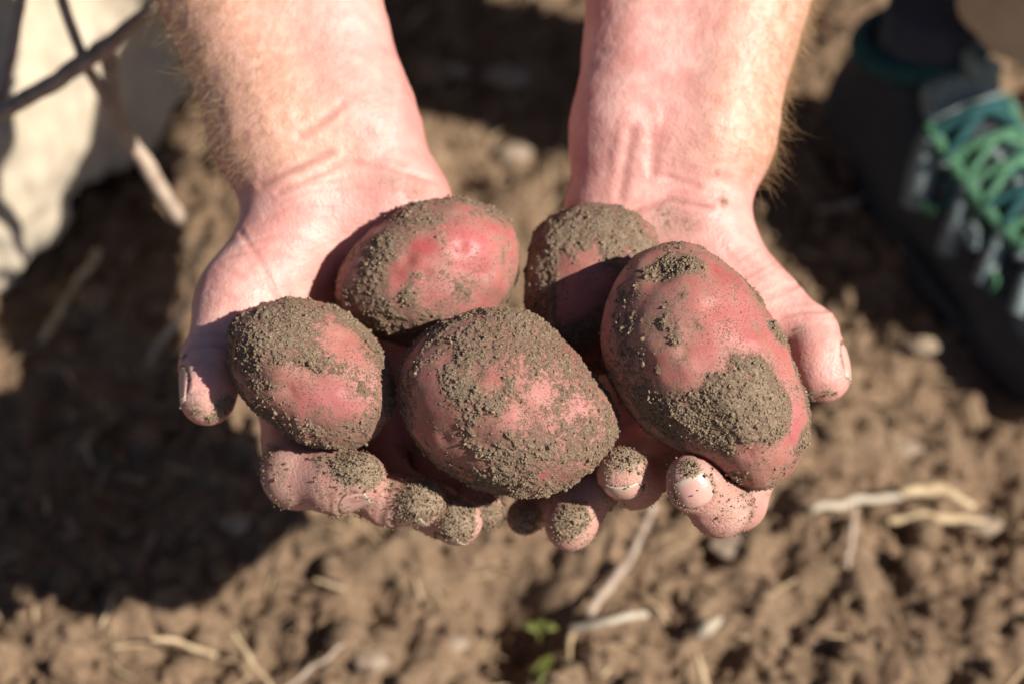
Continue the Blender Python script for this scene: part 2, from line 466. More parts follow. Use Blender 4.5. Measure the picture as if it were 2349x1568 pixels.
    gv, gf = np.concatenate([gv, gv2]), np.concatenate([gf, gf2 + len(gv)])
    g = add('soil_crumbs', gv, gf, MCRUMB, loc, parent=o, smooth=True, kind='stuff')
    return o, V

I3 = np.eye(3)
# ------------------------------------------------------------------ soil ground
HOLLOWS = [(1165, 1395, .020, .028), (1150, 1500, .020, .02), (850, 1400, .014, .02), (1640, 1262, .014, .02), (2240, 1185, .020, .02), (1240, 1440, .012, .015), (1650, 1520, .01, .012), (2020, 470, .014, .02), (1040, 410, .014, .02), (800, 1180, .01, .012)]
def ground_height(xy):
    p = np.c_[xy * 100, np.zeros(len(xy))]
    w1 = worley(p, .30, 1, 2); w2 = worley(p + 3 * vnoise(p, .3, 9)[:, None], .75, 2, 2)
    big = fbm(p, .075, 3, .5, 3) - .5
    lump = np.clip(.75 - w1, 0, 1) * fbm(p, .16, 2, .5, 12) * 2.4
    h = big * 5.0 + lump * .75 + np.clip(.7 - w2, 0, 1) * .18 + (fbm(p, .5, 6, .66, 5) - .5) * 3.8
    for u, v, r, d in HOLLOWS:
        g = G(u, v); q = np.hypot(xy[:, 0] - g[0], xy[:, 1] - g[1]) / r
        h = h - d * 100 * np.exp(-q ** 2) * (.7 + .6 * (fbm(p, .5, 2, .5, 8)))
    return h / 100.0
def build_ground():
    def axis(lo, hi, n, far):
        a = np.linspace(lo, hi, n); o = np.cumsum(.006 * 1.22 ** np.arange(52))
        o = o[o < far]
        return np.concatenate([lo - o[::-1], a, hi + o])
    xs = axis(-.46, .46, 330, 600); ys = axis(.34, 1.34, 350, 600)
    X, Y = np.meshgrid(xs, ys, indexing='ij'); xy = np.c_[X.ravel(), Y.ravel()]
    far = np.hypot(xy[:, 0], xy[:, 1] - .8)
    h = ground_height(xy) * (1 - .6 * sstep(3, 20, far))
    V = np.c_[xy, h]
    n, m = len(xs), len(ys)
    i = np.arange(n * m).reshape(n, m)
    F = np.stack([i[:-1, :-1], i[1:, :-1], i[1:, 1:], i[:-1, 1:]], -1).reshape(-1, 4)
    add('soil_ground', V, F, MSOIL, kind='structure')
    # loose clods and crumbs lying on it
    k = 9000
    xy = np.c_[RNG.uniform(-.46, .46, k), RNG.uniform(.36, 1.36, k)]
    size = np.clip(RNG.lognormal(-1.5, .65, k), .10, 1.7) * .0085
    z = ground_height(xy)
    S, F3 = icosphere(3)
    kb = size > .007
    pos = np.c_[xy, z + size * .25]
    gv, gf = grains(pos[~kb], size[~kb], jit=.22)
    vs, fs, off = [gv], [gf], len(gv)
    rr = rand_rot(int(kb.sum()))
    for j, (p, s) in enumerate(zip(pos[kb], size[kb])):
        v = S * (1 + .75 * (fbm(S, 1.6, 3, .55, j) - .5))[:, None] * RNG.uniform(.7, 1.2, 3)
        vs.append((v @ rr[j].T) * s + p); fs.append(F3 + off); off += len(v)
    add('soil_clods', np.concatenate(vs), np.concatenate(fs), MSOIL, kind='stuff')
build_ground()

# ------------------------------------------------------------------ generic tubes
def tube(pts, rad, sides=8, cap=True, wob=0.0, seed=0):
    pts = np.asarray(pts, float); n = len(pts)
    rad = np.full(n, rad) if np.isscalar(rad) else np.asarray(rad)
    T = np.gradient(pts, axis=0); T /= np.linalg.norm(T, axis=1, keepdims=True)
    ref = np.array([0, 0, 1.0]) if abs(T[0, 2]) < .9 else np.array([1.0, 0, 0])
    A = np.cross(T, ref); A /= np.linalg.norm(A, axis=1, keepdims=True); B = np.cross(T, A)
    th = np.arange(sides) / sides * 2 * math.pi
    rr = rad[:, None] * (1 + wob * (np.random.default_rng(seed).random((n, sides)) - .5))
    V = pts[:, None] + rr[..., None] * (np.cos(th)[None, :, None] * A[:, None] + np.sin(th)[None, :, None] * B[:, None])
    V = V.reshape(-1, 3); F = []
    for i in range(n - 1):
        for j in range(sides):
            a, b = i * sides + j, i * sides + (j + 1) % sides
            F.append((a, b, b + sides, a + sides))
    if cap: F.append(tuple(range(sides))[::-1]); F.append(tuple((n - 1) * sides + j for j in range(sides)))
    return V, F
def merge(parts):
    vs, fs, o = [], [], 0
    for V, F in parts:
        vs.append(np.asarray(V)); fs += [tuple(int(i) + o for i in f) for f in F]; o += len(V)
    return np.concatenate(vs), fs
def curve(pts, n=14):
    pts = np.asarray(pts, float); t = np.linspace(0, len(pts) - 1, n)
    i = np.clip(t.astype(int), 0, len(pts) - 2); f = (t - i)[:, None]
    p0, p1, p2, p3 = pts[np.maximum(i - 1, 0)], pts[i], pts[i + 1], pts[np.minimum(i + 2, len(pts) - 1)]
    return .5 * (2 * p1 + (p2 - p0) * f + (2 * p0 - 5 * p1 + 4 * p2 - p3) * f ** 2 + (3 * p1 - p0 - 3 * p2 + p3) * f ** 3)

# ------------------------------------------------------------------ the person
PERSON_LOC = np.array([0.0, 1.05, 0.0])
person = empty('person', PERSON_LOC, 'kneeling person in sand coloured trousers holding five potatoes in cupped bare hands', 'person')

def hand_right():                                      # the person's right hand, on the left of the picture
    f = Field(P(300, 1290, -12.6), P(1190, 0, 0) + np.array([0.2, 5.5, 2.4]), .11)
    f.lo[0] = -15.9
    palm = [Cone(P(440, -300, -9.5), P(645, 300, -6.7), 3.75, 2.72), Cone(P(612, -300, -9.5), P(813, 300, -6.9), 3.6, 2.55),
            Cone(P(645, 300, -6.7), P(708, 455, -6.2), 2.65, 2.3), Cone(P(813, 300, -6.9), P(892, 455, -6.5), 2.45, 2.1),
            Cone(P(712, 470, -6.4), P(665, 890, -7.2), 1.75, 1.35), Cone(P(770, 480, -6.8), P(755, 930, -8.2), 1.7, 1.3),
            Cone(P(830, 480, -6.9), P(850, 950, -8.8), 1.7, 1.25), Cone(P(890, 480, -6.7), P(945, 930, -8.8), 1.8, 1.3),
            Cone(P(905, 490, -6.3), P(960, 780, -7.4), 2.15, 1.7),
            Cone(P(700, 510, -5.9), P(565, 690, -4.5), 2.25, 1.9),
            Cone(P(650, 620, -5.6), P(610, 760, -5.6), 1.6, 1.2),
            Cone(P(590, 760, -5.2), P(645, 880, -6.4), 1.0, 1.0)]
    f.union(palm, 1.5, 2.2)
    base = f.F.copy()
    T = [Cone(P(565, 690, -4.5), P(487, 832, -3.1), 1.75, 1.24), Cone(P(487, 832, -3.1), P(474, 915, -2.1), 1.22, 1.06), Ell(P(486, 880, -2.2), (1.02, 1.3, 1.0))]
    ix = [Cone(P(660, 895, -6.9), P(680, 1087, -2.3), 1.34, 1.26), Cone(P(680, 1087, -2.3), P(772, 1104, -1.2), 1.26, 1.16), Cone(P(772, 1104, -1.2), P(828, 1095, -.5), 1.14, 1.0)]
    md = [Cone(P(752, 935, -8), P(765, 1095, -4.4), 1.3, 1.12), Cone(P(765, 1095, -4.4), P(888, 1145, -1.9), 1.1, 1.0), Cone(P(888, 1145, -1.9), P(964, 1150, -1.0), .99, .93)]
    rg = [Cone(P(850, 955, -8.6), P(890, 1110, -5), 1.2, 1.05), Cone(P(890, 1110, -5), P(1000, 1168, -2.8), 1.03, .97), Cone(P(1000, 1168, -2.8), P(1051, 1193, -1.8), .97, .98)]
    lt = [Cone(P(945, 935, -8.6), P(1010, 1110, -5.6), 1.1, .9), Cone(P(1010, 1110, -5.6), P(1085, 1148, -4.2), .88, .82), Cone(P(1085, 1148, -4.2), P(1114, 1169, -3.6), .82, .8)]
    f.branch(base, T, .5, 1.3); f.branch(base, ix, .75, .8)
    f.branch(base, md, .45, .8); f.branch(base, rg, .45, .8); f.branch(base, lt, .45, .8)
    return f.mesh()
def hand_left():                                       # the person's left hand, on the right of the picture
    f = Field(P(1150, 1290, -12.6), P(1990, 0, 0) + np.array([1.6, 5.5, 3.6]), .11)
    f.lo[0] = -1.2
    palm = [Cone(P(1545, -300, -9.5), P(1453, 300, -6.9), 3.4, 2.45), Cone(P(1745, -300, -9.5), P(1626, 300, -6.8), 3.85, 2.6),
            Cone(P(1453, 300, -6.9), P(1418, 480, -6.7), 2.4, 2.05), Cone(P(1626, 300, -6.8), P(1592, 480, -6.5), 2.55, 2.15),
            Cone(P(1462, 60, -7.4), P(1470, 440, -5.45), .5, .42), Cone(P(1560, 60, -6.6), P(1520, 440, -5.6), .5, .4),
            Cone(P(1600, 500, -6.8), P(1745, 950, -7.2), 1.6, 1.35), Cone(P(1550, 500, -7), P(1645, 960, -8.2), 1.6, 1.3),
            Cone(P(1490, 500, -7), P(1540, 965, -8.6), 1.6, 1.25), Cone(P(1420, 500, -7), P(1435, 945, -8.6), 1.75, 1.3),
            Cone(P(1425, 520, -6.8), P(1400, 800, -7.6), 1.9, 1.6), Cone(P(1520, 530, -6.2), P(1600, 560, -5.9), 1.5, 1.6),
            Cone(P(1600, 565, -6.1), P(1732, 702, -4.8), 1.95, 1.66),
            Cone(P(1650, 640, -6), P(1730, 800, -6), 1.5, 1.1), Cone(P(1745, 780, -5.6), P(1760, 900, -6.8), 1.0, 1.0)]
    f.union(palm, 1.4, 2.2)
    base = f.F.copy()
    T = [Cone(P(1732, 702, -4.8), P(1852, 768, -3.6), 1.6, 1.2), Cone(P(1852, 768, -3.6), P(1893, 864, -2.4), 1.18, 1.02), Ell(P(1876, 830, -2.5), (1.05, 1.3, 1.0))]
    ix = [Cone(P(1770, 950, -6.4), P(1690, 1148, -1.8), 1.3, 1.15), Cone(P(1690, 1148, -1.8), P(1652, 1160, .5), 1.16, 1.08), Cone(P(1652, 1165, .6), P(1591, 1109, 1.5), 1.1, .99), Cone(P(1591, 1109, 1.5), P(1579, 1088, 1.8), .97, .74)]
    md = [Cone(P(1650, 955, -7.6), P(1492, 1064, -3.6), 1.25, 1.06), Cone(P(1492, 1064, -3.6), P(1458, 1100, -1.2), 1.06, 1.07), Cone(P(1458, 1100, -1.2), P(1428, 1082, .4), 1.07, 1.02)]
    rg = [Cone(P(1545, 960, -8.4), P(1405, 1080, -5.3), 1.2, 1.02), Cone(P(1405, 1080, -5.0), P(1342, 1128, -2.6), 1.04, 1.08), Cone(P(1342, 1128, -2.6), P(1309, 1204, -1.6), 1.1, 1.04)]
    lt = [Cone(P(1435, 950, -8.4), P(1325, 1095, -6), 1.05, .88), Cone(P(1325, 1095, -6), P(1252, 1148, -4.7), .86, .8), Cone(P(1252, 1148, -4.7), P(1205, 1184, -3.9), .8, .78)]
    f.branch(base, T, .5, 1.2)
    for q in (ix, md, rg, lt): f.branch(base, q, .45, .8)
    return f.mesh()

def polydist(U, Vv, pl):
    best = np.full(len(U), 1e9); pl = np.asarray(pl, float)
    for a, b in zip(pl[:-1], pl[1:]):
        ab = b - a; h = np.clip(((U - a[0]) * ab[0] + (Vv - a[1]) * ab[1]) / (ab @ ab), 0, 1)
        best = np.minimum(best, np.hypot(U - a[0] - h * ab[0], Vv - a[1] - h * ab[1]))
    return best
CREASES = [  # polyline (px), width px, depth cm
    ([(600, 425), (655, 395), (700, 376), (760, 350)], 11, .10), ([(640, 440), (720, 405), (790, 372), (880, 385), (1000, 418)], 9, .06),
    ([(690, 312), (740, 280), (785, 240)], 14, .07), ([(553, 535), (600, 604), (640, 690)], 9, .06), ([(610, 500), (690, 470), (760, 480)], 9, .035),
    ([(500, 610), (560, 640)], 8, .03), ([(480, 660), (540, 690)], 8, .03), ([(425, 800), (480, 790), (540, 800)], 10, .05),
    ([(715, 1050), (722, 1110), (740, 1160)], 6, .012), ([(745, 1120), (760, 1165)], 7, .025),
    ([(900, 1105), (870, 1190)], 8, .04),
    ([(1450, 300), (1438, 370), (1424, 450)], 17, .08), ([(1530, 250), (1515, 330), (1500, 380)], 18, .04), ([(1490, 395), (1540, 408), (1600, 428)], 9, .06),
    ([(1450, 490), (1530, 456), (1630, 474)], 11, .09), ([(1500, 300), (1495, 400)], 14, .06),
    ([(1700, 640), (1760, 610), (1800, 590)], 8, .03), ([(1740, 690), (1800, 660), (1845, 650)], 9, .04), ([(1790, 730), (1840, 716), (1900, 712)], 9, .06),
    ([(520, 590), (600, 570), (680, 600)], 6, .03), ([(560, 560), (640, 540), (720, 560)], 6, .025), ([(640, 470), (700, 440), (800, 430), (900, 440)], 6, .03), ([(620, 455), (700, 425), (800, 405)], 5, .025),
    ([(1440, 470), (1540, 438), (1650, 455)], 6, .03), ([(1460, 440), (1540, 420), (1660, 440)], 5, .025), ([(1690, 600), (1740, 570)], 6, .03), ([(1720, 650), (1790, 610)], 6, .03), ([(1760, 690), (1830, 655)], 6, .025),
    ([(430, 770), (480, 762), (530, 770)], 6, .03), ([(424, 815), (480, 808), (540, 815)], 6, .03), ([(1800, 745), (1850, 728), (1915, 728)], 6, .03), ([(1560, 1180), (1610, 1190), (1650, 1180)], 5, .02),
    ([(1590, 1215), (1640, 1235), (1690, 1200)], 8, .02), ([(1620, 1195), (1670, 1195), (1715, 1165)], 8, .02), ([(1655, 560), (1700, 620)], 9, .03),
]
HAND_SOIL = [  # (u, v, radius px, strength)
    (800, 1060, 75, .85), (850, 1075, 60, .9), (740, 1050, 45, .55), (960, 1135, 80, .95), (985, 1160, 60, .9), (910, 1110, 55, .6), (1045, 1160, 80, .75),
    (1055, 1215, 65, .85), (1130, 1190, 70, .8), (1200, 1190, 70, .8), (460, 955, 52, .55), (520, 940, 45, .75), (1430, 1040, 60, .8), (1470, 1045, 40, .7),
    (1400, 1060, 45, .55), (1320, 1180, 62, .85), (1290, 1215, 60, .75), (1340, 1220, 40, .55), (1400, 1080, 40, .6), (1480, 1070, 40, .6), (930, 1170, 50, .85), (1000, 1130, 40, .85), (1060, 1185, 60, .8), (450, 930, 40, .5), (490, 960, 34, .7), (1585, 1064, 34, .9), (1900, 910, 35, .5), (1850, 905, 30, .7), (1830, 760, 28, .4),
    (1530, 495, 60, .42), (1580, 510, 40, .42), (1668, 465, 18, .6), (1650, 400, 12, .45), (960, 425, 45, .42), (900, 410, 40, .36), (415, 815, 14, .7),
    (640, 1000, 60, .25), (1010, 1060, 80, .35),
]
NAILS = [  # centre (u, v, z of the axis), towards the tip, outward normal, finger radius, width, length, soil
    ((472, 893, -2.35), (-.1, -.92, .35), (-.93, .12, .34), 1.05, 1.45, 1.6, .12),
    ((818, 1096, -.45), (.97, .10, .22), (-.03, -.99, .06), 1.02, 1.4, 1.3, .35),
    ((950, 1150, -1.1), (.95, -.05, .3), (-.15, -.97, .18), .95, 1.4, 1.4, .6),
    ((1046, 1192, -1.9), (.75, -.45, .5), (-.2, -.95, .1), .98, 1.35, 1.3, .8),
    ((1883, 850, -2.55), (.4, -.85, .35), (.93, .3, .12), 1.05, 1.45, 1.65, .1),
    ((1593, 1108, 1.5), (-.40, .87, .30), (-.1, -.28, .95), 1.0, 1.5, 1.3, .10),
    ((1430, 1088, .2), (-.15, .60, .75), (-.06, -.72, .62), 1.04, 1.55, 1.15, .3),
    ((1307, 1200, -1.9), (-.25, -.85, .45), (-.1, -.45, -.88), .97, 1.3, 1.25, .6),
]
def nail_frame(n):
    c = P(*n[0]); nn = np.array(n[2], float); nn /= np.linalg.norm(nn)
    a = np.array(n[1], float); a -= nn * (a @ nn); a /= np.linalg.norm(a)
    return c, a, nn, np.cross(nn, a)
def build_body():
    Va, Fa = hand_right(); Vb, Fb = hand_left()
    V = np.concatenate([Va, Vb]); F = np.concatenate([Fa, Fb + len(Va)])
    V = laplace(V, F, 3, .5)
    N = vnormals(V, F)
    if (N * (V - V.mean(0)))[:, 2].mean() < 0: F = F[:, ::-1]; N = -N
    s = (D0 * 100) / (D0 * 100 - V[:, 2]) / PXC
    U, Q = V[:, 0] * s + 1174.5, 784 - V[:, 1] * s
    front = sstep(-.1, .3, N[:, 2])
    cre = np.zeros(len(V)); disp = np.zeros(len(V))
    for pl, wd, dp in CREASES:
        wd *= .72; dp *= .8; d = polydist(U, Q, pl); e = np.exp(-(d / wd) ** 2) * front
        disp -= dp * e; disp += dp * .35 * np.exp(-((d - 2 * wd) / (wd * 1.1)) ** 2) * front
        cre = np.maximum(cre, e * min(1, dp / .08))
    arm = sstep(470, 330, Q)
    disp += (.10 * (fbm(V, .55, 3, .5, 51) - .5) + .05 * (fbm(V, 1.8, 3, .55, 52) - .5)) * (.5 + .9 * arm)
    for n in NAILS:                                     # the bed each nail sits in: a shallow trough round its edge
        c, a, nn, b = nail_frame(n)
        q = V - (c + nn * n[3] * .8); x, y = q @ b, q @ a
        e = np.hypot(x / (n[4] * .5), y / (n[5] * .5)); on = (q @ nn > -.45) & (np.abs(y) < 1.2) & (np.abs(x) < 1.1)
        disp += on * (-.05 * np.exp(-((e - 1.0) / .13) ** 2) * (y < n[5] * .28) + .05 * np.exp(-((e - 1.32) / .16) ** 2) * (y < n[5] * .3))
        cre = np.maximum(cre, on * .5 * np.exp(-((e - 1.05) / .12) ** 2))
    V = V + N * disp[:, None]
    N = vnormals(V, F)
    mid = fbm(V, 2.5, 4, .6, 61); fin = fbm(V, 7, 3, .6, 62)
    soil = np.zeros(len(V))
    for u, v, rad, st in HAND_SOIL:
        q = V[front_index(V, N, u, v)]; d = np.linalg.norm(V - q, axis=1) / (rad * PXC)
        d = d * (1 + .8 * (mid - .5) + .5 * (fin - .5))
        soil = np.maximum(soil, (st - .13 + .6 * (mid - .4)) * (1 - sstep(.3, 1.3, d)))
    soil = np.clip(soil + (soil > .05) * ((fin - .5) * .5), 0, 1)
    fing = sstep(960, 1040, Q)
    soil = np.maximum(soil, fing * (.34 + .36 * (fbm(V, .8, 3, .55, 63) - .3)))
    for n in NAILS:
        c, a, nn, b = nail_frame(n); q = V - (c + nn * n[3] * .8); x, y = q @ b, q @ a
        e = np.hypot(x / (n[4] * .5), y / (n[5] * .5)); on = (q @ nn > -.5)
        soil = np.maximum(soil, on * (.30 + .4 * (fin > .52)) * np.exp(-((e - 1.06) / .12) ** 2))
    soil = np.maximum(soil, sstep(.2, .9, cre) * (.12 + .5 * (fbm(V, 1.1, 3, .6, 64) - .35)))
    V = V + N * (sstep(.5, .85, soil) * (.01 + .06 * fin))[:, None]
    left_arm = U < 1174
    tan = arm * np.where(left_arm, sstep(230, -20, U - (430 + .42 * Q + 130)), sstep(-60, 120, U - (1640 - .2 * Q)))
    red = np.clip(.15 + 1.1 * (fbm(V, .5, 3, .5, 71) - .5) + .05 * fing + .5 * (1 - sstep(0, .9, np.abs(N[:, 2]))) , 0, 1)
    Wv = W(V)
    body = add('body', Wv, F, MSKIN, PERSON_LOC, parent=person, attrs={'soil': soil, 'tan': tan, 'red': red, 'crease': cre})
    # crumbs on the fingers
    pr = sstep(.36, .75, soil) * (N[:, 2] > -.5); k = 15000
    idx = RNG.choice(len(V), k, p=pr / pr.sum()); Nw = N @ ROT.T
    size = np.clip(RNG.lognormal(-8.4, .42, k), .0001, .0007)
    tang = RNG.normal(size=(k, 3)) * .0006
    gv, gf = grains(Wv[idx] + Nw[idx] * size[:, None] * .3 + tang, size)
    add('soil_crumbs', gv, gf, MCRUMB, PERSON_LOC, parent=person, kind='stuff')
    # nails
    for n in NAILS:
        c, a, nn, b = nail_frame(n); R, wd, ln = n[3] * 1.02, n[4], n[5]
        q = V - c; xx, yy, zz = q @ b, q @ a, q @ nn
        k = (np.abs(xx) < wd * .5) & (np.abs(yy) < ln * .5) & (zz > 0) & (zz < R * 1.5) & (N @ nn > .1)
        A = np.c_[np.ones(k.sum()), xx[k], yy[k], xx[k] ** 2, xx[k] * yy[k], yy[k] ** 2, xx[k] ** 4]
        cf = np.linalg.lstsq(A, zz[k], rcond=None)[0]
        k2 = (np.abs(xx) < wd) & (np.abs(yy) < ln) & (zz > 0) & (zz < R * 1.5) & (N @ nn > -.1); kx, ky, kz = xx[k2], yy[k2], zz[k2]
        nu, nv = 17, 19; tt = np.linspace(0, 1, nv); uu = np.linspace(-1, 1, nu); vs, fr = [], []
        for lay in (0, 1):
            for t in tt:
                ws = math.sqrt(max(0, 1 - ((.38 - t) / .38) ** 2)) if t < .38 else 1 - .10 * ((t - .38) / .62) ** 3
                ws = max(ws, .05)
                for u in uu:
                    th = u * ws * wd * .5 / R
                    tl = t - .06 * (u * u) * max(0, (t - .6) / .4)
                    x_, y_ = R * math.sin(th), ln * (tl - .5)
                    near = np.argsort((kx - x_) ** 2 + (ky - y_) ** 2)[:14]
                    z_ = min(float(np.dot(cf, [1, x_, y_, x_ * x_, x_ * y_, y_ * y_, x_ ** 4])), kz[near].mean() + .05) + .042 - lay * .09 - .05 * max(0, .15 - t) / .15
                    vs.append(c + a * y_ + b * x_ + nn * z_); fr.append(sstep(.80, .88, t - .05 * u * u))
        k = nu * nv; Fn = []
        for i in range(nv - 1):
            for j in range(nu - 1):
                p = i * nu + j; Fn.append((p, p + 1, p + nu + 1, p + nu)); Fn.append((k + p, k + p + nu, k + p + nu + 1, k + p + 1))
        rimi = list(range(nu)) + [i * nu + nu - 1 for i in range(1, nv)] + [(nv - 1) * nu + j for j in range(nu - 2, -1, -1)] + [i * nu for i in range(nv - 2, 0, -1)]
        for i, p in enumerate(rimi):
            q = rimi[(i + 1) % len(rimi)]; Fn.append((q, p, p + k, q + k))
        add('fingernail', W(np.array(vs)), Fn, MNAIL, W(c), parent=person, attrs={'free': fr, 'soil': np.full(len(vs), n[6])})
    # hair on the outer sides of both forearms
    parts_v, parts_f, off = [], [], 0
    pr = arm * np.where(left_arm, sstep(200, -10, U - (430 + .42 * Q)), sstep(60, 190, U - (1640 - .22 * Q))) * (N[:, 2] > -.6) * (V[:, 1] < 17)
    pr = pr + np.where(left_arm, .14 * sstep(420, 100, U - (430 + .42 * Q)), .10 * sstep(-260, 60, U - (1640 - .22 * Q))) * arm * (N[:, 2] > 0)
    idx = RNG.choice(len(V), 3200, p=pr / pr.sum())
    side = np.where(left_arm[idx], -1.0, 1.0)
    dirn = np.c_[side * .5, -.75 * np.ones(len(idx)), .1 * np.ones(len(idx))] + RNG.normal(size=(len(idx), 3)) * .38
    for q, nrm, d in zip(V[idx], N[idx], dirn):
        L = RNG.uniform(.4, 1.5); pts = []
        curl = RNG.normal(size=3) * .35
        for t in (0, .33, .66, 1): pts.append(q + nrm * L * (.30 * t - .20 * t * t) + d * L * t * .6 + curl * t * t * L * .6)
        tv, tf = tube(np.array(pts), np.array([.0055, .005, .0036, .001]), 3, False)
        parts_v.append(tv); parts_f.append(np.array(tf) + off); off += len(tv)
    add('arm_hair', W(np.concatenate(parts_v)), np.concatenate(parts_f), MHAIR, PERSON_LOC, parent=person, kind='stuff')
build_body()

# ------------------------------------------------------------------ clothing
def cloth_mesh(prims, k, h, fold, seed, cut=None):
    lo = np.min([p.box()[0] for p in prims], 0) - 2; hi = np.max([p.box()[1] for p in prims], 0) + 2
    f = Field(lo, hi, h); f.union(prims, k, k + 2)
    if cut: 
        ax = f.axes((slice(0, f.n[0]), slice(0, f.n[1]), slice(0, f.n[2]))); f.F = np.maximum(f.F, cut(*ax)).astype(np.float32)
    V, F = f.mesh(); V = laplace(V, F, 3); N = vnormals(V, F)
    V = V + N * (fold * (fbm(V * np.array([1, 1, .6]), .2, 3, .5, seed) - .5) * 2 + fold * .6 * (np.abs(fbm(V, .3, 2, .5, seed + 3) - .5) * 2 - .3))[:, None]
    return V, F
def wc(p): return np.asarray(p, float) * 100           # world metres -> world centimetres
def build_clothes():
    # right leg: kneeling, shin on the soil; left leg: squatting over the shoe
    ka = wc(G(-150, 390, .075)); kb = wc(G(270, 40, .065))
    hipr = np.array([-11, 124, 34.0])
    V, F = cloth_mesh([Cone(ka, kb, 7.4, 6.4), Cone(ka + np.array([-1, 0, 2]), hipr, 8.0, 10.0)], 3.0, .5, 2.2, 5)
    add('trouser_leg', V / 100, F, MTROU, PERSON_LOC, parent=person)
    ank = wc(G(2450, -110, .22)); knee = np.array([37.0, 82.0, 48.0]); hip = np.array([9.0, 121, 40.0])
    V, F = cloth_mesh([Cone(ank, knee, 6.4, 7.0), Cone(knee, hip, 7.4, 9.5)], 3.0, .6, .9, 9)
    add('trouser_leg', V / 100, F, MTROU, PERSON_LOC, parent=person)
    # shirt: rolled sleeves, chest
    el = wc(W(P(330, -800, -13))); er = wc(W(P(1830, -800, -13)))
    sl_, sr_ = np.array([-21, 100, 74.0]), np.array([21, 100, 74.0])
    V, F = cloth_mesh([Cone(wc(W(P(560, -210, -9.3))), el, 4.7, 5.2), Cone(el, sl_, 5.2, 7.0), Cone(wc(W(P(1640, -210, -9.3))), er, 4.8, 5.2), Cone(er, sr_, 5.2, 7.0),
                       Cone(sl_, sr_, 7, 7), Cone(np.array([-4, 101, 70.0]), np.array([-4, 116, 44.0]), 13, 13), Cone(np.array([4, 101, 70.0]), np.array([4, 116, 44.0]), 13, 13)], 4.0, 1.0, .8, 13)
    add('shirt', V / 100, F, MSHIRT, PERSON_LOC, parent=person)
build_clothes()

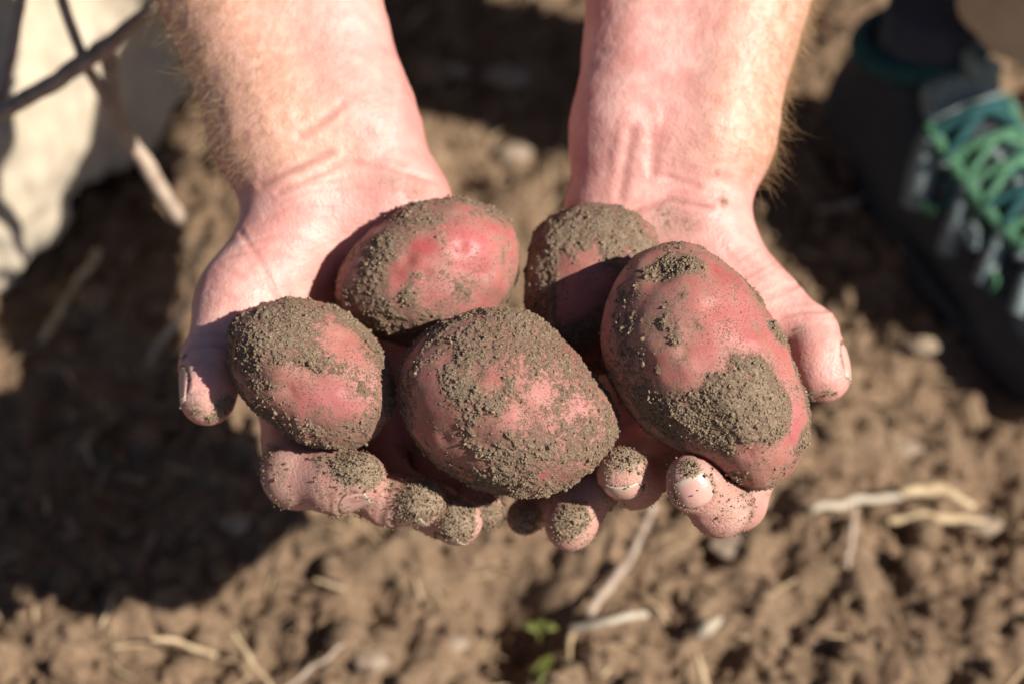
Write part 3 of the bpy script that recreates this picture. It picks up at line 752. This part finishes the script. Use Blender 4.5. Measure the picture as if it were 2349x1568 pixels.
# ------------------------------------------------------------------ shoe on the left foot
def build_shoe():
    MU = mat_plain('black shoe mesh', (.016, .019, .024), (.045, .052, .06), 500, .7, .5, .002)
    MG = mat_plain('green lacing', (.02, .085, .045), (.13, .30, .17), 500, .6, .4, .002)
    MO = mat_plain('grey shoe overlay', (.09, .12, .12), (.27, .33, .32), 400, .5, .3, .002)
    MS = mat_plain('black rubber sole', (.010, .010, .012), (.03, .03, .033), 300, .6, .4, .002)
    MB = mat_plain('teal collar lining', (.01, .05, .055), (.02, .09, .09), 300, .8, .3)
    heel = G(1990, 265, 0.03); toe = G(2590, 950, 0.03)
    ax = toe - heel; ax[2] = 0; L = np.linalg.norm(ax); ax /= L
    si = np.array([ax[1], -ax[0], 0]); up = np.array([0, 0, 1.0])     # si: to the wearer's ... outer side
    def S(x, y, z): return heel + ax * (x * L) + si * (y / 100) + up * (z / 100 - .03)
    def sc_(x, y, z): return wc(S(x, y, z))
    shoe = None
    up_pr = [Cone(sc_(.06, 0, 5.5), sc_(.30, 0, 5.2), 3.6, 3.7), Cone(sc_(.30, 0, 5.0), sc_(.72, 0, 4.1), 3.7, 4.0), Cone(sc_(.72, 0, 4.0), sc_(.90, .3, 3.6), 4.0, 2.9),
             Cone(sc_(.10, 0, 6), sc_(.14, 0, 10.5), 3.6, 3.9), Cone(sc_(.28, 0, 8.0), sc_(.55, 0, 5.6), 3.4, 3.2)]
    lo = np.min([p.box()[0] for p in up_pr], 0) - 2; hi = np.max([p.box()[1] for p in up_pr], 0) + 2
    f = Field(lo, hi, .35); f.union(up_pr, 2.2, 3.5)
    X, Y, Z = f.axes(tuple(slice(0, n) for n in f.n))
    f.F = np.maximum(f.F, 2.2 - Z).astype(np.float32)
    hole = Cone(sc_(.13, 0, 9), sc_(.16, 0, 15), 3.2, 3.4)
    f.F = np.maximum(f.F, -hole.d(X, Y, Z)).astype(np.float32)
    V, F = f.mesh(); V = laplace(V, F, 2)
    shoe = add('shoe', V / 100, F, MU, heel - np.array([0, 0, .03]), parent=person)
    # sole
    n = 40; th = np.linspace(0, 2 * math.pi, n, endpoint=False); vs = []
    for z, g in ((0, .96), (1.2, 1.03), (2.6, 1.0), (2.9, .9)):
        for t in th:
            x = .49 + .53 * math.cos(t); wdt = (4.3 + .9 * math.cos(t + .3)) * g * (1 if abs(math.cos(t)) < .8 else 1)
            vs.append(S(x, wdt * math.sin(t) * (1 - .1 * math.cos(2 * t)), z))
    Fs = []
    for k in range(3):
        for j in range(n): Fs.append((k * n + j, k * n + (j + 1) % n, (k + 1) * n + (j + 1) % n, (k + 1) * n + j))
    Fs.append(tuple(range(n))[::-1]); Fs.append(tuple(3 * n + j for j in range(n)))
    add('sole', np.array(vs), Fs, MS, heel - np.array([0, 0, .03]), parent=shoe)
    # surface point finder for overlays and laces: march out from the shoe's core along a direction
    Vc = V / 100
    rel = (Vc - heel); xs_ = rel @ ax / L; ys_ = rel @ si * 100; zs_ = rel[:, 2] * 100 + 3
    ang = np.arctan2(ys_, zs_ - 4.0)
    def surf(x, a, lift=.25):
        d = ((xs_ - x) * 22) ** 2 + (np.abs(np.angle(np.exp(1j * (ang - a)))) * 3.4) ** 2 - 0 * zs_
        i = np.argsort(d)[:6]; p = Vc[i].mean(0)
        nrm = p - (heel + ax * (x * L) + up * .012); nrm /= np.linalg.norm(nrm)
        return p + nrm * lift / 100
    def strip(pts, wd, mat, name, par):
        pts = [q - (q - (heel + ax * ((q - heel) @ ax) + up * .012)) / np.linalg.norm(q - (heel + ax * ((q - heel) @ ax) + up * .012)) * max(0, wd / 200 - .0035) for q in pts]
        tv, tf = tube(curve(pts, 14), wd / 200, 8); add(name, tv, tf, mat, tv.mean(0), parent=par)
    # collar ring
    ring = [S(.13 + .13 * math.cos(t) , 3.5 * math.sin(t), 12.0 + .9 * math.cos(t)) for t in np.linspace(0, 2 * math.pi, 19)]
    tv, tf = tube(np.array(ring), .0075, 8, False); add('collar', tv, tf, MB, tv.mean(0), parent=shoe)
    # tongue
    tg = [S(.30, 0, 13.4), S(.31, 0, 11.8), S(.40, 0, 10.0), S(.50, 0, 9.0)]
    c = curve(tg, 12); vs, Fs = [], []
    for i, p in enumerate(c):
        for k in (-1, -.5, 0, .5, 1): vs.append(p + si * .026 * k + up * (-.006 * k * k))
    for i in range(11):
        for k in range(4): Fs.append((i * 5 + k, i * 5 + k + 1, i * 5 + k + 6, i * 5 + k + 5))
    t_ = add('tongue', np.array(vs), Fs, MO, c.mean(0), parent=shoe)
    sm = t_.modifiers.new('thick', 'SOLIDIFY'); sm.thickness = .008
    # overlays on both sides, mesh patches, laces across the top
    rs = random.Random(5)
    for s_ in (-1, 1):
        for x, w_, l_ in ((.33, 2.2, 1.0), (.46, 1.5, 1.15), (.58, 1.3, 1.05), (.69, 1.1, .95)):
            strip([surf(x, s_ * .35), surf(x + .03, s_ * .6), surf(x + .05, s_ * .85), surf(x + .06, s_ * l_)], w_, MO, 'side_overlay', shoe)
        strip([surf(.32, s_ * .38, .5), surf(.45, s_ * .40, .5), surf(.58, s_ * .42, .5), surf(.70, s_ * .36, .5)], .9, MG, 'lace_band', shoe)
    for k in range(34):
        x, a_ = rs.uniform(.36, .86), rs.uniform(-1.15, .95)
        strip([surf(x, a_, .22), surf(x + rs.uniform(.01, .03), a_ + rs.uniform(-.12, .12), .22), surf(x + rs.uniform(.03, .05), a_ + rs.uniform(-.2, .2), .22)], rs.uniform(.45, .95), rs.choice([MG, MO, MO, MB]), 'mesh_patch', shoe)
    for k in range(6):
        x = .34 + .065 * k
        for s_ in (-1, 1):
            strip([surf(x, -s_ * .42, .6), surf(x + .025, 0, 1.0), surf(x + .06, s_ * .42, .6)], rs.uniform(.5, .8), MG if k % 3 else MB, 'lace', shoe)
            tv, tf = tube(np.array([surf(x, -s_ * .44, .55), surf(x, -s_ * .44, .75)]), .0045, 8); add('eyelet', tv, tf, MO, tv.mean(0), parent=shoe)
    strip([surf(.86, -1.2), surf(.92, -.6), surf(.94, 0), surf(.92, .6), surf(.86, 1.2)], 1.6, MS, 'toe_cap', shoe)
    tv, tf = tube(np.array([S(.30, 0, 13.2), S(.27, 0, 14.8), S(.30, .4, 15.2), S(.33, 0, 13.4)]), .004, 6); add('pull_tab', tv, tf, MO, tv.mean(0), parent=shoe)
    # dark sock
    tv, tf = tube(np.array([S(.14, 0, 7), S(.15, 0, 11), S(.17, 0, 16)]), .030, 16); add('sock', tv, tf, MSHIRT, tv.mean(0), parent=person)
build_shoe()

# ------------------------------------------------------------------ the potatoes
potato('roundish potato against the thumb, grey soil caked over its top left', P(708, 857, -1.0), (3.22, 3.08, 3.0), rotz(.2), 1,
       [], [(640, 745, 95, .8), (555, 790, 70, .6), (700, 720, 60, .7), (860, 800, 60, .62), (850, 900, 55, .6), (765, 840, 62, .85), (740, 815, 30, .8), (690, 995, 110, .58), (820, 980, 60, .6),
            (590, 950, 70, .5), (740, 935, 30, .7), (790, 780, 70, -1), (760, 905, 60, -1), (690, 900, 60, -.8), (800, 940, 40, -.8), (640, 880, 30, -.5)], .24, .36, .6, [(725, 850, 1.0, .12), (800, 900, .3, .09), (660, 900, .28, .08), (790, 770, .3, .08)], .3, 15000, outline=[(523,740),(600,690),(680,680),(760,695),(830,745),(885,800),(908,860),(908,930),(868,1000),(800,1035),(700,1020),(620,970),(560,920),(530,860),(518,800)])
potato('long potato resting on the palm at the back, pink with scattered soil spots', P(985, 619, -3.7), (3.95, 2.95, 2.95), rotz(.32), 2,
       [], [(880, 560, 60, .7), (850, 640, 60, .7), (870, 720, 60, .75), (970, 500, 60, .6), (930, 490, 50, .6), (935, 690, 30, .7), (990, 730, 40, .7), (1070, 650, 40, .62), (1020, 600, 30, .5), (1010, 540, 25, .5), (960, 650, 24, .6), (1110, 590, 30, .5),
            (800, 690, 60, .5), (900, 745, 50, .7), (1080, 530, 70, -.8), (1100, 600, 60, -.8), (990, 590, 50, -.7), (1000, 680, 40, -.8), (910, 620, 30, -.6)], .14, .30, .55, [(1060, 560, .35, .10), (980, 640, .3, .09), (1120, 630, .3, .09), (930, 590, .3, .08)], .25, 9000, outline=[(760,660),(790,580),(850,520),(930,470),(1040,447),(1130,470),(1185,520),(1198,580),(1185,660),(1120,740),(1030,785),(940,795),(860,775),(785,725)], iso=ISO7)
potato('largest middle potato, broad and thickly speckled with soil across its crown', P(1166, 924, .3), (4.36, 3.72, 3.6), rotz(-.18), 3,
       [(1400, 960, 1.2, .28)], [(1100, 750, 90, .5), (1230, 770, 100, .72), (1290, 810, 70, .7), (1320, 850, 60, .66), (1040, 890, 42, .95), (1015, 870, 26, .8), (1180, 840, 70, .55), (1090, 940, 45, .75), (1120, 890, 40, .5), (1150, 1010, 50, .5), (1325, 1000, 60, .62), (1270, 1000, 40, .5),
            (1240, 1085, 100, .5), (1365, 920, 40, .6), (1010, 780, 30, .45), (1255, 905, 55, -.8), (1190, 960, 45, -.7), (1240, 960, 55, -.6), (1110, 860, 35, -.5), (960, 940, 80, -.6), (1020, 1040, 80, -.6), (1120, 1000, 50, -.5), (1330, 930, 40, -.6)], .16, .60, .62, [(1215, 945, .38, .10), (1010, 1010, .35, .10), (1320, 920, .3, .08), (1090, 850, .32, .09)], .1, 18000, outline=[(910,860),(935,800),(1000,740),(1080,710),(1150,703),(1230,720),(1310,790),(1370,860),(1415,940),(1422,980),(1400,1040),(1340,1100),(1250,1140),(1180,1143),(1080,1115),(990,1060),(930,980),(915,920)])
potato('half hidden potato at the back, dull brown dust over nearly all its skin', P(1350, 655, -4.7), (2.78, 3.35, 2.8), rotz(-.25), 4,
       [(1455, 545, 1.6, .45)], [(1360, 520, 100, .75), (1270, 540, 60, .8), (1420, 560, 80, .6), (1300, 600, 40, .7), (1260, 700, 80, .55), (1350, 770, 80, .6), (1340, 650, 75, -1), (1310, 700, 60, -.9), (1440, 590, 30, -.4)], .30, .6, .5, [], .1, 9000, outline=[(1205,600),(1230,520),(1300,475),(1370,465),(1440,485),(1500,530),(1525,610),(1525,710),(1480,800),(1400,860),(1300,850),(1230,790),(1197,700)], iso=ISO7)
potato('tall egg shaped potato with a soil filled eye and one thick clod of soil', P(1620, 842, .4), (3.98, 5.12, 3.8), rotz(.36), 5,
       [(1745, 920, 1.5, .12)], [(1530, 615, 50, .9), (1588, 600, 34, 1.0), (1490, 620, 26, .8), (1700, 860, 80, 1.0), (1740, 930, 110, .95), (1640, 940, 80, .9), (1580, 960, 50, .75), (1790, 960, 60, .85), (1690, 1000, 90, .9), (1790, 760, 38, .95),
            (1565, 672, 14, .9), (1600, 745, 17, .9), (1640, 690, 9, .8), (1690, 680, 12, .7), (1545, 780, 14, .7), (1610, 830, 20, .6), (1500, 850, 22, .6), (1660, 770, 10, .7), (1730, 830, 20, .7), (1590, 790, 9, .7), (1520, 740, 16, .7), (1850, 1010, 40, .9), (1700, 1100, 60, .5), (1450, 820, 45, .55), (1480, 930, 75, .7), (1560, 930, 60, .85), (1530, 990, 50, .7), (1420, 880, 60, .4), (1650, 700, 90, -.9), (1620, 800, 70, -.8), (1570, 860, 60, -.5),
            (1700, 780, 50, -.6), (1720, 1040, 45, -.7), (1790, 1060, 50, -.7), (1570, 700, 40, -.7)], .24, .26, .62, [(1515, 605, .75, .35), (1460, 700, .8, .1), (1640, 700, .34, .10), (1560, 800, .34, .11), (1730, 800, .3, .09), (1720, 1050, .34, .10), (1480, 830, .4, .1)], .2, 18000, outline=[(1368,760),(1390,670),(1430,600),(1490,560),(1550,548),(1620,560),(1700,620),(1760,700),(1800,770),(1840,870),(1868,950),(1865,1010),(1830,1080),(1760,1130),(1720,1135),(1650,1085),(1560,1040),(1480,990),(1420,920),(1380,840)])

# ------------------------------------------------------------------ straw, stalks, stones and seedlings on the soil
def stalk(name, pts, rad, mat, label, cat, group=None, sides=7, seed=0, n=16):
    c = curve(pts, n); r = np.interp(np.linspace(0, 1, n), np.linspace(0, 1, len(rad)), rad) * (.68 if name == 'straw' else 1)
    ln_ = np.linalg.norm(c[-1] - c[0]); c = c + (np.stack([fbm(c * 100, .9, 2, .5, seed + q) for q in (50, 60, 70)], 1) - .5) * min(.005, ln_ * .08) * (1 if name == 'straw' else .25)
    tv, tf = tube(c, r, sides, True, .25, seed)
    return tag(add(name, tv, tf, mat, c[0]), label, cat, group)
def on(u, v, h=.006):
    p = G(u, v, 0); z = max(0, float(ground_height(p[None, :2])[0])); return G(u, v, z + h)
GS = 'straw pieces lying on the soil'
stalk('straw', [on(1505, 1150, .03), on(1440, 1290, .02), on(1350, 1405, .012)], [.0026, .0034, .0042], MSTALK, 'long brown straw stalk slanting down from below the fingertips', 'straw', GS, seed=1)
stalk('straw', [on(1310, 1445, .012), on(1390, 1425, .014), on(1482, 1405, .010)], [.0036, .0032, .0034], MPALE, 'short bleached white straw piece below the long brown stalk', 'straw', GS, seed=2)
stalk('straw', [on(1318, 1430, .012), on(1308, 1470, .010), on(1306, 1512, .006)], [.003, .0024, .0012], MSTRAW, 'thin upright straw stub under the bleached piece', 'straw', GS, seed=3)
stalk('straw', [on(1860, 1170, .012), on(1960, 1150, .016), on(2070, 1135, .012)], [.003, .0038, .0034], MPALE, 'pale straw length in the straw tangle right of the fingers', 'straw', GS, seed=4)
stalk('straw', [on(2060, 1130, .014), on(2140, 1120, .012), on(2230, 1160, .008)], [.004, .006, .003], MSTRAW, 'broad yellowish straw blade at the right end of the tangle', 'straw', GS, seed=5)
stalk('straw', [on(2040, 1190, .01), on(2130, 1185, .01), on(2260, 1190, .006)], [.003, .005, .002], MSTRAW, 'flat straw strip lying lowest in the tangle', 'straw', GS, seed=6)
stalk('straw', [on(1962, 1165, .014), on(1955, 1210, .012), on(1945, 1300, .006)], [.0026, .003, .002], MSTALK, 'straw stem hanging downwards from the tangle', 'straw', GS, seed=7)
stalk('straw', [on(222, 575, .02), on(170, 660, .015), on(96, 785, .01)], [.0045, .0038, .003], MSTRAW, 'tan straw stalk on the sunlit patch below the trouser leg', 'straw', GS, seed=8)
stalk('straw', [on(482, 540, .03), on(450, 590, .03), on(438, 680, .02)], [.0042, .004, .002], MSTRAW, 'curved straw husk standing beside the thumb base', 'straw', GS, seed=9)
stalk('straw', [on(440, 690, .02), on(390, 760, .015), on(335, 830, .01)], [.003, .0034, .003], MSTALK, 'dull straw stalk running down left from the curved husk', 'straw', GS, seed=10)
stalk('straw', [on(345, 1458, .01), on(420, 1478, .012), on(500, 1505, .008)], [.002, .0024, .002], MSTRAW, 'thin straw at the lower left near the shadow edge', 'straw', GS, seed=11)
stalk('straw', [on(530, 1445, .012), on(580, 1520, .01), on(630, 1590, .008)], [.002, .0026, .0024], MSTRAW, 'straw slanting off the bottom edge left of the middle', 'straw', GS, seed=12)
stalk('straw', [on(790, 1470, .01), on(720, 1530, .01), on(650, 1580, .008)], [.0016, .002, .002], MSTALK, 'dull straw forming a V with its neighbour at the bottom edge', 'straw', GS, seed=13)
stalk('straw', [on(1600, 1500, .008), on(1615, 1560, .008), on(1640, 1620, .006)], [.002, .003, .002], MSTRAW, 'straw leaving the bottom edge below the seed husk', 'straw', GS, seed=14)
stalk('straw', [on(1990, 450, .012), on(1950, 470, .012), on(1880, 480, .008)], [.003, .0034, .002], MSTALK, 'dark straw poking from under the shoe sole', 'straw', GS, seed=15)
tag(stalk('seed_husk', [on(1596, 1462, .008), on(1622, 1440, .010), on(1655, 1415, .008)], [.001, .0042, .0012], MPALE, 'x', 'husk', seed=16), 'pale pointed seed husk alone on the lower right soil', 'husk')
# dry forked stalks standing in front of the kneeling leg
def stz(u, v, z): return W(P(u, v, z))
GD = 'dry forked stalks before the kneeling leg'
stalk('dry_stalk', [stz(128, -40, -20), stz(190, 130, -21), stz(262, 260, -23), stz(340, 390, -26), stz(412, 505, -29)], [.0026, .003, .0036, .0045, .004], MSTALK, 'longest dry stalk slanting down right to the soil by the trouser leg', 'stalk', GD, seed=21, n=24)
stalk('dry_stalk', [stz(350, 10, -23), stz(240, 108, -21), stz(120, 190, -20), stz(-40, 285, -19)], [.0022, .0046, .0046, .004], MSTALK, 'dry stalk crossing in front of the trouser leg from the left edge', 'stalk', GD, seed=22, n=20)
stalk('dry_stalk', [stz(242, 108, -21), stz(258, 200, -22), stz(268, 275, -23)], [.004, .0036, .003], MSTALK, 'short dry stalk piece linking the two crossed ones', 'stalk', GD, seed=23)
stalk('dry_stalk', [stz(60, -60, -20), stz(30, 100, -20), stz(-5, 240, -20)], [.0026, .003, .003], MSTALK, 'dry stalk hanging at the left edge of the trouser leg', 'stalk', GD, seed=24)
# stones
S3 = icosphere(4)
def stone(u, v, r, label, mat, seed, group='pale stones and clods on the soil'):
    V = S3[0] * (1 + .6 * (fbm(S3[0], 1.3, 3, .5, seed) - .5))[:, None] * np.array([1.3, .8, .42]) * r + on(u, v, r * .05)
    tag(add('stone', V, S3[1], mat, on(u, v, 0)), label, 'stone', group)
stone(25, 632, .010, 'white stone at the left edge under the trouser cloth', MSTONE, 31)
stone(1165, 180, .012, 'larger pale stone on the soil between the two forearms', MSTONE, 32)
stone(1040, 165, .008, 'small pale stone beside the inner edge of the tilted forearm', MSTONE, 33)
stone(1180, 350, .009, 'pale yellowish stone just above the two back potatoes', MSTONE, 34)
stone(1690, 1250, .011, 'grey flat stone below the bent index finger', MSTONE, 35)
stone(2120, 790, .008, 'tan pebble on the soil beside the shoe sole', MSTONE, 36)
stone(2080, 1030, .008, 'grey pebble lying above the straw tangle', MSTONE, 37)
stone(2255, 1205, .008, 'whitish pebble at the right end of the straw tangle', MSTONE, 38)
stone(1040, 1475, .006, 'cream pebble at the bottom near the green seedling', MSTONE, 39)
stone(850, 1515, .007, 'tan pebble at the bottom left of the cream one', MSTONE, 40)
stone(540, 1200, .007, 'grey pebble by the shadow below the index finger', MSTONE, 41)
def litter():
    parts, fs, off = [], [], 0
    for k in range(260):
        u, v = RNG.uniform(-100, 2450), RNG.uniform(-60, 1640); p = on(u, v, .004); a = RNG.uniform(0, 6.28); L = RNG.uniform(.004, .02)
        d = np.array([math.cos(a), math.sin(a), RNG.uniform(-.2, .4)]) * L
        tv, tf = tube(np.array([p, p + d * .5 + RNG.normal(size=3) * L * .08, p + d]), RNG.uniform(.0004, .0011), 4, False)
        parts.append(tv); fs.append(np.array(tf) + off); off += len(tv)
    add('straw_litter', np.concatenate(parts), np.concatenate(fs), MSTRAW, kind='stuff')
litter()
# seedling
def leaf(pts, wd, par, loc):
    c = curve(pts, 9); vs, Fs = [], []
    T = np.gradient(c, axis=0); T /= np.linalg.norm(T, axis=1, keepdims=True)
    sd = np.cross(T, np.array([0, 0, 1.0])); sd /= np.linalg.norm(sd, axis=1, keepdims=True)
    for i, p in enumerate(c):
        ww = wd * math.sin(math.pi * (.08 + .9 * i / 8)) ** .7
        for k in (-1, 0, 1): vs.append(p + sd[i] * ww * k + np.array([0, 0, .25 * ww * abs(k)]))
    for i in range(8):
        for k in range(2): Fs.append((i * 3 + k, i * 3 + k + 1, i * 3 + k + 4, i * 3 + k + 3))
    o = add('leaf', np.array(vs), Fs, MGREEN, loc, parent=par); m = o.modifiers.new('thick', 'SOLIDIFY'); m.thickness = .0006
def seedling(u, v, label, leaves):
    b = on(u, v, 0); e = empty('seedling', b, label, 'seedling', 'green seedlings at the bottom edge')
    tv, tf = tube(np.array([b, b + np.array([0, 0, .012])]), .0012, 6); add('stem', tv, tf, MGREEN, b, parent=e)
    for a, L, wd in leaves:
        d = np.array([math.cos(a), math.sin(a), 0]); z = np.array([0, 0, 1])
        leaf([b + z * .012, b + z * .016 + d * L * .5, b + z * .014 + d * L], wd, e, b)
seedling(1235, 1475, 'small yellow green seedling in the shadowed hollow at the bottom', [(.1, .010, .0026), (2.9, .010, .0026), (1.4, .007, .002)])
seedling(1262, 1530, 'grassy green seedling reaching the bottom edge below the other', [(-1.9, .022, .0016), (-2.3, .016, .0012)])
